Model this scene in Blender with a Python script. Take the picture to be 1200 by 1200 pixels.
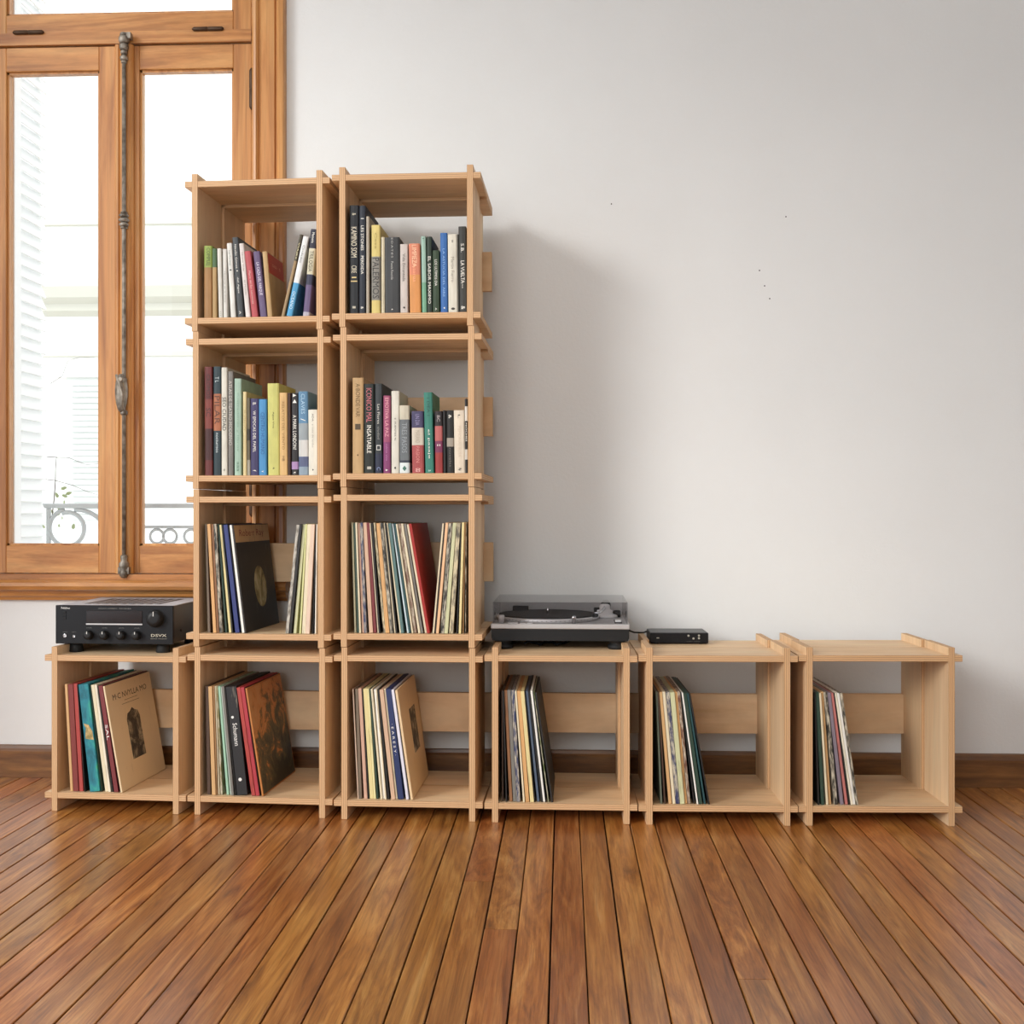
import bpy, bmesh, math, random
from mathutils import Vector, Matrix, Euler

# ------------------------------------------------------------------ camera, world, lights, exposure
scene = bpy.context.scene
for o in list(bpy.data.objects):
    bpy.data.objects.remove(o, do_unlink=True)
COL = scene.collection
R = math.radians

cam_d = bpy.data.cameras.new('camera')
cam_d.sensor_fit = 'HORIZONTAL'; cam_d.sensor_width = 36.0; cam_d.lens = 36.0 * 1350 / 1200
cam_d.clip_start = 0.05; cam_d.clip_end = 200
cam = bpy.data.objects.new('camera', cam_d); COL.objects.link(cam)
cam.location = (0, -3.716, 0.87); cam.rotation_euler = (R(90), 0, R(2.6))
scene.camera = cam

world = bpy.data.worlds.new('daylight'); scene.world = world; world.use_nodes = True
wb = world.node_tree.nodes['Background']
wb.inputs[0].default_value = (0.86, 0.93, 1.0, 1); wb.inputs[1].default_value = 2.3

def light(name, kind, loc, rot, energy, color, **kw):
    d = bpy.data.lights.new(name, kind); d.energy = energy; d.color = color
    for k, v in kw.items(): setattr(d, k, v)
    o = bpy.data.objects.new(name, d); COL.objects.link(o); o.location = loc; o.rotation_euler = rot
    return o
# low hazy sun from the street side: it reaches the room through the tall openings of the left wall and lights the facade opposite
SUN_DIR = Vector((.66, .67, -.33))
sun = light('sun', 'SUN', (-6, -7, 5), (0, 0, 0), 2.05, (1.0, 0.975, 0.94), angle=R(17))
sun.rotation_euler = SUN_DIR.to_track_quat('-Z', 'Y').to_euler()
# added fill lamp behind the camera, at an assumed window out of view
light('rear_fill', 'AREA', (-0.9, -5.16, 1.8), (R(90), 0, 0), 52, (1.0, 0.97, 0.93), shape='RECTANGLE', size=1.6, size_y=2.2)

vs = scene.view_settings
scene.display_settings.display_device = 'sRGB'
vs.view_transform = 'Standard'; vs.look = 'None'; vs.gamma = 1.0; vs.use_curve_mapping = False
vs.exposure = -0.14
random.seed(7)

# ------------------------------------------------------------------ helpers
def lin(c):
    if isinstance(c, str): c = [int(c[i:i+2], 16) / 255 for i in (0, 2, 4)]
    return tuple((v / 12.92 if v <= 0.04045 else ((v + 0.055) / 1.055) ** 2.4) for v in c)

def bx(bm, x0, x1, y0, y1, z0, z1, mi=0):
    vv = [bm.verts.new((x, y, z)) for x in (x0, x1) for y in (y0, y1) for z in (z0, z1)]
    fs = []
    for q in ((0, 1, 3, 2), (4, 6, 7, 5), (0, 4, 5, 1), (2, 3, 7, 6), (0, 2, 6, 4), (1, 5, 7, 3)):
        f = bm.faces.new([vv[i] for i in q]); f.material_index = mi; fs.append(f)
    return fs

def box(x0, x1, y0, y1, z0, z1, bev=0.0, seg=1):
    bm = bmesh.new(); bx(bm, x0, x1, y0, y1, z0, z1)
    if bev > 0: bmesh.ops.bevel(bm, geom=bm.edges[:], offset=bev, segments=seg, affect='EDGES', profile=0.5)
    return bm

def lathe(bm, prof, base=(0, 0, 0), axis='Z', seg=24, mi=0):
    """revolve (radius, height) pairs about an axis through base; closed at both ends"""
    def pt(r, h, a):
        c, s = r * math.cos(a), r * math.sin(a)
        v = {'Z': (c, s, h), 'Y': (c, h, -s), 'X': (h, c, s)}[axis]
        return (base[0] + v[0], base[1] + v[1], base[2] + v[2])
    rings = [[bm.verts.new(pt(r, h, 2 * math.pi * k / seg)) for k in range(seg)] for r, h in prof]
    for a, b in zip(rings, rings[1:]):
        for k in range(seg):
            f = bm.faces.new((a[k], a[(k + 1) % seg], b[(k + 1) % seg], b[k])); f.material_index = mi; f.smooth = True
    f = bm.faces.new(rings[0][::-1]); f.material_index = mi
    f = bm.faces.new(rings[-1]); f.material_index = mi

def tube(bm, pts, r, seg=8, mi=0):
    pts = [Vector(p) for p in pts]; rings = []
    rad = r if isinstance(r, (list, tuple)) else [r] * len(pts)
    up = None
    for i, p in enumerate(pts):
        t = (pts[min(i + 1, len(pts) - 1)] - pts[max(i - 1, 0)]).normalized()
        if up is None:
            up = t.orthogonal().normalized()
        up = (up - t * up.dot(t)).normalized(); w = t.cross(up)
        rings.append([bm.verts.new(p + (up * math.cos(2 * math.pi * k / seg) + w * math.sin(2 * math.pi * k / seg)) * rad[i]) for k in range(seg)])
    for a, b in zip(rings, rings[1:]):
        for k in range(seg):
            f = bm.faces.new((a[k], a[(k + 1) % seg], b[(k + 1) % seg], b[k])); f.smooth = True; f.material_index = mi
    bm.faces.new(rings[0][::-1]).material_index = mi; bm.faces.new(rings[-1]).material_index = mi

def prism(bm, poly, a0, a1, axis='X', mi=0):
    """poly of (u, v) extruded along axis: X -> (u,v)=(y,z); Y -> (x,z); Z -> (x,y)"""
    def pt(u, v, a): return {'X': (a, u, v), 'Y': (u, a, v), 'Z': (u, v, a)}[axis]
    A = [bm.verts.new(pt(u, v, a0)) for u, v in poly]; B = [bm.verts.new(pt(u, v, a1)) for u, v in poly]
    n = len(poly)
    for k in range(n):
        bm.faces.new((A[k], A[(k + 1) % n], B[(k + 1) % n], B[k])).material_index = mi
    bm.faces.new(A[::-1]).material_index = mi; bm.faces.new(B).material_index = mi

def mesh_of(name, bm):
    bmesh.ops.recalc_face_normals(bm, faces=bm.faces[:])
    me = bpy.data.meshes.new(name); bm.to_mesh(me); bm.free()
    return me

def obj(name, bm, mats, parent=None, loc=None, rot=None):
    me = mesh_of(name, bm) if isinstance(bm, bmesh.types.BMesh) else bm
    if len(me.materials) == 0:
        for m in (mats if isinstance(mats, (list, tuple)) else [mats]): me.materials.append(m)
    o = bpy.data.objects.new(name, me); COL.objects.link(o)
    if parent is not None: o.parent = parent
    if loc is not None: o.location = loc
    if rot is not None: o.rotation_euler = rot
    return o

def tag(o, label, cat, group=None):
    o['label'] = label; o['category'] = cat
    if group: o['group'] = group
    return o

def thing(name, label, cat, loc=(0, 0, 0), rot=(0, 0, 0), group=None):
    o = bpy.data.objects.new(name, None); COL.objects.link(o); o.empty_display_size = 0.05
    o.location = loc; o.rotation_euler = rot
    return tag(o, label, cat, group)

def struct(o):
    o['kind'] = 'structure'; return o

_ft = {}
def text_mesh(txt, length, height, mode, org):
    """flat lettering. mode 'down': spine reading downwards, facing -Y; 'flat': facing -Y; 'side': facing +X; 'top': facing +Z.
    org is the centre of the lettering."""
    cu = bpy.data.curves.new('lettering', 'FONT'); cu.body = txt; cu.size = 1.0; cu.resolution_u = 2
    t = bpy.data.objects.new('lettering', cu); COL.objects.link(t)
    dg = bpy.context.evaluated_depsgraph_get()
    me = bpy.data.meshes.new_from_object(t.evaluated_get(dg))
    bpy.data.objects.remove(t, do_unlink=True); bpy.data.curves.remove(cu)
    xs = [v.co.x for v in me.vertices]; ys = [v.co.y for v in me.vertices]
    cx, cy = (min(xs) + max(xs)) / 2, (min(ys) + max(ys)) / 2
    sx, sy = length / max(1e-6, max(xs) - min(xs)), height / max(1e-6, max(ys) - min(ys))
    for v in me.vertices:
        a, b = (v.co.x - cx) * sx, (v.co.y - cy) * sy
        d = {'down': (b, 0, -a), 'flat': (a, 0, b), 'side': (0, a, b), 'top': (a, b, 0)}[mode]
        v.co = (org[0] + d[0], org[1] + d[1], org[2] + d[2])
    return me

# ------------------------------------------------------------------ materials
class NT:
    def __init__(s, name):
        s.m = bpy.data.materials.new(name); s.m.use_nodes = True; s.t = s.m.node_tree
        s.p = s.t.nodes['Principled BSDF']
    def n(s, kind, **kw):
        x = s.t.nodes.new(kind)
        for k, v in kw.items():
            if k.startswith('i_'):
                key = k[2:].replace('_', ' ')
                x.inputs[int(key) if key.isdigit() else key].default_value = v
            else: setattr(x, k, v)
        return x
    def l(s, a, b): s.t.links.new(a, b)
    def ramp(s, fac, stops):
        r = s.n('ShaderNodeValToRGB'); e = r.color_ramp.elements
        while len(e) < len(stops): e.new(0.5)
        for x, (p, c) in zip(e, stops): x.position = p; x.color = (*c, 1)
        s.l(fac, r.inputs[0]); return r.outputs[0]
    def mix(s, fac, a, b, mode='MIX'):
        x = s.n('ShaderNodeMix', data_type='RGBA', blend_type=mode)
        for v, i in ((fac, 0), (a, 6), (b, 7)):
            if hasattr(v, 'is_linked'): s.l(v, x.inputs[i])
            elif i == 0: x.inputs[0].default_value = v
            else: x.inputs[i].default_value = (*v, 1)
        return x.outputs[2]
    def coords(s, scale=(1, 1, 1), rnd=20.0):
        tc = s.n('ShaderNodeTexCoord'); oi = s.n('ShaderNodeObjectInfo')
        mu = s.n('ShaderNodeVectorMath', operation='SCALE'); s.l(oi.outputs['Random'], mu.inputs['Scale'])
        mu.inputs[0].default_value = (rnd, rnd * 1.7, rnd * 0.6)
        ad = s.n('ShaderNodeVectorMath', operation='ADD'); s.l(tc.outputs['Object'], ad.inputs[0]); s.l(mu.outputs[0], ad.inputs[1])
        mp = s.n('ShaderNodeMapping'); mp.inputs['Scale'].default_value = scale; s.l(ad.outputs[0], mp.inputs[0])
        return mp.outputs[0], oi.outputs['Random']
    def bump(s, h, strength, dist):
        b = s.n('ShaderNodeBump'); b.inputs['Strength'].default_value = strength; b.inputs['Distance'].default_value = dist
        s.l(h, b.inputs['Height']); s.l(b.outputs[0], s.p.inputs['Normal'])

def plain(name, c, rough=0.5, metal=0.0, spec=0.5):
    q = NT(name); q.p.inputs['Base Color'].default_value = (*lin(c), 1)
    q.p.inputs['Roughness'].default_value = rough; q.p.inputs['Metallic'].default_value = metal
    q.p.inputs['Specular IOR Level'].default_value = spec
    return q.m

def wood(name, dark, mid, light_, stretch=(14, 14, 1.2), rough=0.45, grain=0.5, var=0.25, coat=0.0, bump=0.15):
    q = NT(name); co, rnd = q.coords(stretch)
    n1 = q.n('ShaderNodeTexNoise', i_Scale=1.0, i_Detail=5.0, i_Roughness=0.6, i_Distortion=1.2); q.l(co, n1.inputs['Vector'])
    mp2 = q.n('ShaderNodeMapping'); mp2.inputs['Scale'].default_value = (7, 7, 2.2); q.l(co, mp2.inputs[0])
    n2 = q.n('ShaderNodeTexNoise', i_Scale=1.0, i_Detail=3.0, i_Roughness=0.7); q.l(mp2.outputs[0], n2.inputs['Vector'])
    base = q.ramp(n1.outputs[0], [(0.3, lin(dark)), (0.5, lin(mid)), (0.72, lin(light_))])
    fine = q.ramp(n2.outputs[0], [(0.32, (1 - grain,) * 3), (0.6, (1, 1, 1))])
    c = q.mix(1.0, base, fine, 'MULTIPLY')
    hv = q.n('ShaderNodeHueSaturation'); q.l(c, hv.inputs['Color'])
    ma = q.n('ShaderNodeMapRange', i_3=1 - var, i_4=1 + var); q.l(rnd, ma.inputs[0]); q.l(ma.outputs[0], hv.inputs['Value'])
    q.l(hv.outputs[0], q.p.inputs['Base Color'])
    q.p.inputs['Roughness'].default_value = rough
    if coat: q.p.inputs['Coat Weight'].default_value = coat; q.p.inputs['Coat Roughness'].default_value = 0.2
    if bump: q.bump(n2.outputs[0], bump, 0.002)
    return q.m

PLY_D, PLY_M, PLY_L = 'D3AC80', 'E3C097', 'EDD1AA'
ply_v = wood('plywood_face_upright', PLY_D, PLY_M, PLY_L, (5, 5, 0.9), 0.55, 0.13, 0.04, bump=0.05)
ply_h = wood('plywood_face_level', PLY_D, PLY_M, PLY_L, (0.9, 5, 5), 0.55, 0.13, 0.04, bump=0.05)
def ply_edge(name, axis):
    q = NT(name); tc = q.n('ShaderNodeTexCoord'); sp = q.n('ShaderNodeSeparateXYZ'); q.l(tc.outputs['Object'], sp.inputs[0])
    no = q.n('ShaderNodeTexNoise', i_Scale=60.0, i_Detail=2.0); q.l(tc.outputs['Object'], no.inputs['Vector'])
    mu = q.n('ShaderNodeMath', operation='MULTIPLY', i_1=2 * math.pi / 0.0052); q.l(sp.outputs[axis], mu.inputs[0])
    ad = q.n('ShaderNodeMath', operation='MULTIPLY_ADD', i_1=2.2); q.l(no.outputs[0], ad.inputs[0]); q.l(mu.outputs[0], ad.inputs[2])
    si = q.n('ShaderNodeMath', operation='SINE'); q.l(ad.outputs[0], si.inputs[0])
    mr = q.n('ShaderNodeMapRange', i_1=-1.0, i_2=1.0); q.l(si.outputs[0], mr.inputs[0])
    c = q.ramp(mr.outputs[0], [(0.0, lin('A87E56')), (0.35, lin('C59C70')), (1.0, lin('D2AC82'))])
    q.l(c, q.p.inputs['Base Color']); q.p.inputs['Roughness'].default_value = 0.6
    return q.m
ply_ex, ply_ey, ply_ez = (ply_edge('plywood_edge_%s' % 'xyz'[i], i) for i in range(3))

def floor_mat():
    q = NT('varnished_floor_plank'); co, rnd = q.coords((26, 6.5, 26))
    n1 = q.n('ShaderNodeTexNoise', i_Scale=1.0, i_Detail=6.0, i_Roughness=0.62, i_Distortion=1.6); q.l(co, n1.inputs['Vector'])
    base = q.ramp(n1.outputs[0], [(0.28, lin('76421C')), (0.47, lin('AE6C30')), (0.60, lin('C68644')), (0.76, lin('DAA466'))])
    mp = q.n('ShaderNodeMapping'); mp.inputs['Scale'].default_value = (.16, .6, .16); q.l(co, mp.inputs[0])      # broad rosy patches
    n2 = q.n('ShaderNodeTexNoise', i_Scale=1.0, i_Detail=3.0); q.l(mp.outputs[0], n2.inputs['Vector'])
    pf = q.ramp(n2.outputs[0], [(0.45, (0, 0, 0)), (0.68, (.42, .42, .42))])
    base = q.mix(pf, base, lin('7E4626'))
    mp3 = q.n('ShaderNodeMapping'); mp3.inputs['Scale'].default_value = (9, 3.5, 9); q.l(co, mp3.inputs[0])        # fine dark pores
    n3 = q.n('ShaderNodeTexNoise', i_Scale=1.0, i_Detail=3.0, i_Roughness=.7); q.l(mp3.outputs[0], n3.inputs['Vector'])
    base = q.mix(1.0, base, q.ramp(n3.outputs[0], [(0.34, (.66, .62, .58)), (0.56, (1, 1, 1))]), 'MULTIPLY')
    tc = q.n('ShaderNodeTexCoord'); n4 = q.n('ShaderNodeTexNoise', i_Scale=5.0, i_Detail=5.0, i_Roughness=.7, i_Distortion=2.0); q.l(co, n4.inputs['Vector'])
    base = q.mix(q.ramp(n4.outputs[0], [(0.66, (0, 0, 0)), (0.74, (.35, .35, .35))]), base, lin('CDB08A'))          # worn, scuffed varnish
    hv = q.n('ShaderNodeHueSaturation'); q.l(base, hv.inputs['Color'])
    a = q.n('ShaderNodeMapRange', i_3=0.82, i_4=1.14); q.l(rnd, a.inputs[0]); q.l(a.outputs[0], hv.inputs['Value'])
    b = q.n('ShaderNodeMath', operation='MULTIPLY', i_1=7.31); q.l(rnd, b.inputs[0]); c = q.n('ShaderNodeMath', operation='FRACT'); q.l(b.outputs[0], c.inputs[0])
    d = q.n('ShaderNodeMapRange', i_3=0.492, i_4=0.508); q.l(c.outputs[0], d.inputs[0]); q.l(d.outputs[0], hv.inputs['Hue'])
    q.l(hv.outputs[0], q.p.inputs['Base Color'])
    r = q.n('ShaderNodeMapRange', i_3=0.24, i_4=0.42); q.l(n2.outputs[0], r.inputs[0]); q.l(r.outputs[0], q.p.inputs['Roughness'])
    q.p.inputs['Coat Weight'].default_value = .55; q.p.inputs['Coat Roughness'].default_value = .27
    q.bump(n1.outputs[0], .12, .002)
    return q.m
m_floor = floor_mat()
m_sub = plain('dark_joint', '1E120A', 0.9)
m_win = wood('window_wood', '9A5E2A', 'C08448', 'D29C5E', (16, 16, 1.1), 0.42, 0.22, 0.05, coat=0.05)
m_winh = wood('window_wood_level', '9A5E2A', 'C08448', 'D29C5E', (1.1, 16, 16), 0.42, 0.22, 0.05, coat=0.05)
m_base = wood('baseboard_wood', '5E3A1B', '7C5128', '926434', (1.2, 14, 22), 0.4, 0.35, 0.04, coat=0.1)

def wall_mat(name, c):
    q = NT(name); tc = q.n('ShaderNodeTexCoord')
    n1 = q.n('ShaderNodeTexNoise', i_Scale=1.3, i_Detail=4.0, i_Roughness=0.6); q.l(tc.outputs['Object'], n1.inputs['Vector'])
    n2 = q.n('ShaderNodeTexNoise', i_Scale=90.0, i_Detail=3.0, i_Roughness=0.6); q.l(tc.outputs['Object'], n2.inputs['Vector'])
    l0 = lin(c); c1 = q.ramp(n1.outputs[0], [(0.3, tuple(v * 0.95 for v in l0)), (0.7, l0)])
    q.l(c1, q.p.inputs['Base Color']); q.p.inputs['Roughness'].default_value = 0.85
    q.p.inputs['Specular IOR Level'].default_value = 0.2
    q.bump(n2.outputs[0], 0.35, 0.002)
    return q.m
m_wall = wall_mat('painted_plaster', 'E3E4E3')
m_ceil = wall_mat('ceiling_paint', 'EDEBE6')

def glass(name, tint, gloss=0.08, rough=0.02):
    q = NT(name); q.t.nodes.remove(q.p)
    tr = q.n('ShaderNodeBsdfTransparent'); tr.inputs[0].default_value = (*tint, 1)
    gl = q.n('ShaderNodeBsdfGlossy'); gl.inputs['Roughness'].default_value = rough
    fr = q.n('ShaderNodeFresnel', i_IOR=1.4); mx = q.n('ShaderNodeMixShader')
    ge = q.n('ShaderNodeNewGeometry'); iv = q.n('ShaderNodeMath', operation='SUBTRACT', i_0=1.0); q.l(ge.outputs['Backfacing'], iv.inputs[1])
    ml = q.n('ShaderNodeMath', operation='MULTIPLY'); q.l(fr.outputs[0], ml.inputs[0]); q.l(iv.outputs[0], ml.inputs[1])
    q.l(ml.outputs[0], mx.inputs[0]); q.l(tr.outputs[0], mx.inputs[1]); q.l(gl.outputs[0], mx.inputs[2])
    q.l(mx.outputs[0], q.t.nodes['Material Output'].inputs[0])
    return q.m
m_glass = glass('window_glass', (0.96, 0.97, 0.97))
m_acryl = glass('smoked_acrylic', (0.89, 0.89, 0.90))

m_iron = NT('aged_iron'); _c, _ = m_iron.coords((40, 40, 40))
_n = m_iron.n('ShaderNodeTexNoise', i_Scale=1.0, i_Detail=4.0); m_iron.l(_c, _n.inputs['Vector'])
m_iron.l(m_iron.ramp(_n.outputs[0], [(0.35, lin('5E564C')), (0.65, lin('9C9488'))]), m_iron.p.inputs['Base Color'])
m_iron.p.inputs['Roughness'].default_value = 0.5; m_iron.p.inputs['Metallic'].default_value = 0.35; m_iron = m_iron.m
m_topsheen = plain('window_sheen_metal', 'B4B9C2', 0.48, 0.65)  # pale blue base imitates the window reflected on the black receiver top
m_dkiron = plain('dark_hinge_iron', '4A3524', 0.5, 0.5)
m_black = plain('black_enamel', '0D0E12', 0.4, 0, .3)
m_blackside = plain('black_case_steel', '26272A', 0.42, 0, .9)
m_blackpl = plain('black_plastic', '0E0E0F', 0.5, 0, .35)
m_display = plain('dark_display', '1A0B08', 0.12)
m_silver = plain('brushed_silver', 'CFCCCB', 0.4, 0.3)
m_plate = plain('grey_silver_plate', 'B4B1B0', 0.4, 0.4)
m_chrome = plain('chrome', 'D8D8DA', 0.15, 0.9)
m_whiteprint = plain('white_print', 'E8E6E0', 0.5)
m_rubber = plain('rubber', '0C0C0C', 0.7)
m_darkprint = plain('dark_print', '2B241E', 0.6)
m_redprint = plain('red_print', '8A3B2C', 0.6)
m_pages = plain('paper_pages', 'E2D8C2', 0.8)

# ------------------------------------------------------------------ the room
X0, X1, YF, ZC = -2.9, 2.6, -5.2, 3.8
bm = bmesh.new()
OX0, OX1, OZ0, OZ1 = -1.952, -0.98, 0.625, 3.06          # window opening
bx(bm, X0 - .12, OX0, 0, .12, -.1, ZC); bx(bm, OX1, X1 + .12, 0, .12, -.1, ZC)
bx(bm, OX0, OX1, 0, .12, -.1, OZ0); bx(bm, OX0, OX1, 0, .12, OZ1, ZC)
wall_back = struct(obj('wall_back', bm, m_wall))
for x, z in ((0.7072, 1.8132), (0.6235, 1.6423), (0.6397, 1.593), (0.6559, 1.552), (0.1513, 1.8609)):
    b = bmesh.new(); lathe(b, [(0.0024, 0), (0.002, -0.001)], (x, 0.0002, z), 'Y', 10); obj('nail_hole', b, m_darkprint, wall_back)
bm = bmesh.new()      # left wall with the tall openings the daylight comes through
for y0, y1 in ((YF, -4.95), (-1.15, 0)): bx(bm, X0 - .12, X0, y0, y1, 0, ZC)
bx(bm, X0 - .12, X0, -4.95, -1.15, 0, .25); bx(bm, X0 - .12, X0, -4.95, -1.15, 3.5, ZC)
struct(obj('wall_left', bm, m_wall))
bm = bmesh.new(); bx(bm, X1, X1 + .12, YF, 0, 0, ZC); struct(obj('wall_right', bm, m_wall))
bm = bmesh.new()
bx(bm, X0, -1.75, YF - .12, YF, 0, ZC); bx(bm, -.05, X1, YF - .12, YF, 0, ZC)
bx(bm, -1.75, -.05, YF - .12, YF, 0, .65); bx(bm, -1.75, -.05, YF - .12, YF, 2.95, ZC)
struct(obj('wall_front', bm, m_wall))
bm = bmesh.new(); bx(bm, X0 - .12, X1 + .12, YF - .12, .12, ZC, ZC + .15); struct(obj('ceiling', bm, m_ceil))

bm = bmesh.new(); bx(bm, X0, X1, YF, 0, -.1, -.0165); floor = struct(obj('floor', bm, m_sub))
PW = 0.0700; PG = .0032
bm = bmesh.new(); w_ = PW - PG
prism(bm, [(0, -.018), (w_, -.018), (w_, -.0012), (w_ - .0016, 0), (.0016, 0), (0, -.0012)], 0, 1, 'Y')
plank_me = mesh_of('plank', bm); plank_me.materials.append(m_floor)
x = X0 + .004
rp = random.Random(11)
while x + PW < X1:
    y = YF + .002
    cuts = [YF + rp.uniform(.5, 2.6)] if rp.random() < .8 else [YF + rp.uniform(2.6, 4.6)]
    if rp.random() < .25: cuts.append(cuts[0] + rp.uniform(1.0, 1.9))
    cuts = [c for c in cuts if c < -.35] + [-.002]
    for c in cuts:
        p = obj('plank', plank_me, m_floor, floor, (x + rp.uniform(-.0005, .0005), y, rp.uniform(-.0006, 0)))
        p.scale = (1, c - y - .0015, 1); y = c
    x += PW
bm = bmesh.new()
prism(bm, [(0, 0), (-.018, 0), (-.018, .086), (-.013, .094), (-.010, .103), (0, .105)], OX0 - .9, X1, 'X')
struct(obj('baseboard_back', bm, m_base))
for nm, xx, sx in (('baseboard_left', X0, 1), ('baseboard_right', X1, -1)):
    bm = bmesh.new(); prism(bm, [(xx, 0), (xx + sx * .018, 0), (xx + sx * .018, .09), (xx, .105)], YF, -.02, 'Y'); struct(obj(nm, bm, m_base))

# ------------------------------------------------------------------ the window
XC = -1.466
bm = bmesh.new()                                          # fixed frame: jambs, head, transom bar, bottom strip
bx(bm, OX0 + .001, -1.909, .012, .085, .64, 3.055); bx(bm, -1.023, OX1 - .001, .012, .085, .64, 3.055)
bx(bm, -1.909, -1.023, .012, .085, 3.02, 3.055); bx(bm, -1.909, -1.023, .008, .085, 2.410, 2.450)
bx(bm, -1.909, -1.023, -.01, .085, .648, .666)
win = struct(obj('window_1', bm, m_winh)); win['label'] = 'tall two-leaf honey wood casement window with transom light'
def sash(name, x0, x1, z0, z1, gx0, gx1, gz0, gz1):
    bm = bmesh.new(); y0, y1 = .018, .062
    bx(bm, x0, gx0, y0, y1, z0, z1); bx(bm, gx1, x1, y0, y1, z0, z1)
    bx(bm, gx0, gx1, y0, y1, z0, gz0, 1); bx(bm, gx0, gx1, y0, y1, gz1, z1, 1)
    bmesh.ops.bevel(bm, geom=bm.edges[:], offset=.0018, segments=1, affect='EDGES')
    s = obj(name, bm, [m_win, m_winh], win)
    bm = bmesh.new(); e = .007                            # glazing bead: sloped moulding round the pane
    for (ax, bx_, az, bz) in ((gx0, gx0 + e, gz0, gz1), (gx1 - e, gx1, gz0, gz1), (gx0, gx1, gz0, gz0 + e), (gx0, gx1, gz1 - e, gz1)):
        bx(bm, ax, bx_, .027, .05, az, bz)
    obj('glazing_bead', bm, m_win, s)
    bm = bmesh.new(); bx(bm, gx0 + .001, gx1 - .001, .040, .043, gz0 + .001, gz1 - .001); obj('pane', bm, m_glass, s)
    return s
sl = sash('casement', -1.907, -1.476, .668, 2.406, -1.839 - .007, -1.540 + .007, .766 - .007, 2.320 + .007)
sr = sash('casement', -1.456, -1.025, .668, 2.406, -1.391 - .007, -1.092 + .007, .766 - .007, 2.320 + .007)
st = sash('transom_light', -1.907, -1.025, 2.452, 3.018, -1.839 - .007, -1.092 + .007, 2.521 - .007, 2.935)
def hinge(parent, x, z0, z1, y=.006):
    bm = bmesh.new(); r = .0085
    lathe(bm, [(.002, -.006), (r * .8, 0), (r, .004), (r, (z1 - z0) * .48), (r * .8, (z1 - z0) * .5), (r, (z1 - z0) * .52), (r, z1 - z0 - .004), (r * .8, z1 - z0), (.002, z1 - z0 + .006)], (x, y, z0), 'Z', 10)
    obj('hinge', bm, m_dkiron, parent)
hinge(sr, -1.0205, 2.19, 2.315); hinge(sr, -1.0205, .86, .985); hinge(sr, -1.0205, 1.52, 1.645)
for zz in (2.19, .86, 1.52): hinge(sl, -1.9115, zz, zz + .125)
for xx in (-1.765, -1.165):
    bm = bmesh.new(); lathe(bm, [(.003, -.052), (.007, -.046), (.007, -.002), (.0045, 0), (.007, .002), (.007, .046), (.003, .052)], (xx, .005, 2.451), 'X', 10); obj('hinge', bm, m_dkiron, st)
# meeting cover strip and cremone bolt
bm = bmesh.new()
prism(bm, [(-1.475, .018), (-1.475, .006), (-1.470, .000), (-1.462, .000), (-1.458, .004), (-1.452, -.004), (-1.424, -.004), (-1.419, .000), (-1.414, .008), (-1.414, .018)], .668, 2.404, 'Z')
obj('meeting_strip', bm, m_win, win)
bm = bmesh.new(); RX, RY = -1.4375, -.013
tube(bm, [(RX, RY, .66), (RX, RY, 2.43)], .0062, 10)
rod = obj('cremone_bolt', bm, m_iron, win)
bm = bmesh.new()
for z0, z1, r in ((2.335, 2.345, .009), (2.345, 2.36, .013), (2.365, 2.378, .011), (2.378, 2.40, .015), (2.40, 2.425, .017), (2.425, 2.435, .013)):
    lathe(bm, [(r * .8, z0), (r, z0 + (z1 - z0) * .3), (r, z0 + (z1 - z0) * .7), (r * .8, z1)], (RX, RY, 0), 'Z', 14)
bx(bm, RX - .004, RX + .024, RY - .008, RY + .012, 2.415, 2.435)
obj('keeper', bm, m_iron, rod)
bm = bmesh.new()
for z0, z1, r in ((1.795, 1.802, .013), (1.802, 1.815, .016), (1.817, 1.830, .018), (1.832, 1.845, .016), (1.845, 1.852, .012)):
    lathe(bm, [(r * .7, z0), (r, (z0 + z1) / 2), (r * .7, z1)], (RX, RY, 0), 'Z', 14)
obj('guide_collar', bm, m_iron, rod)
bm = bmesh.new()
lathe(bm, [(.008, .655), (.014, .662), (.014, .675), (.010, .68), (.016, .69), (.016, .702), (.010, .71), (.012, .725), (.008, .73)], (RX, RY, 0), 'Z', 14)
bx(bm, RX - .018, RX + .018, RY - .006, RY + .014, .668, .690)
obj('keeper', bm, m_iron, rod)
bm = bmesh.new()                                          # ornate oval handle plate and grip
lathe(bm, [(.005, 1.195), (.012, 1.205), (.017, 1.225), (.020, 1.25), (.0205, 1.27), (.018, 1.295), (.013, 1.312), (.006, 1.32)], (RX - .006, RY - .006, 0), 'Z', 16)
lathe(bm, [(.006, -.03), (.010, -.022), (.008, -.012), (.012, 0)], (RX + .002, RY - .008, 1.30), 'Y', 12)
tube(bm, [(RX - .014, RY - .03, 1.315), (RX - .002, RY - .034, 1.29), (RX + .008, RY - .032, 1.25), (RX + .004, RY - .03, 1.215), (RX + .010, RY - .026, 1.198)], [.004, .007, .008, .006, .003], 10)
lathe(bm, [(.008, 1.186), (.012, 1.19), (.012, 1.198), (.008, 1.203)], (RX, RY, 0), 'Z', 12)
obj('handle', bm, m_iron, rod)
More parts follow.
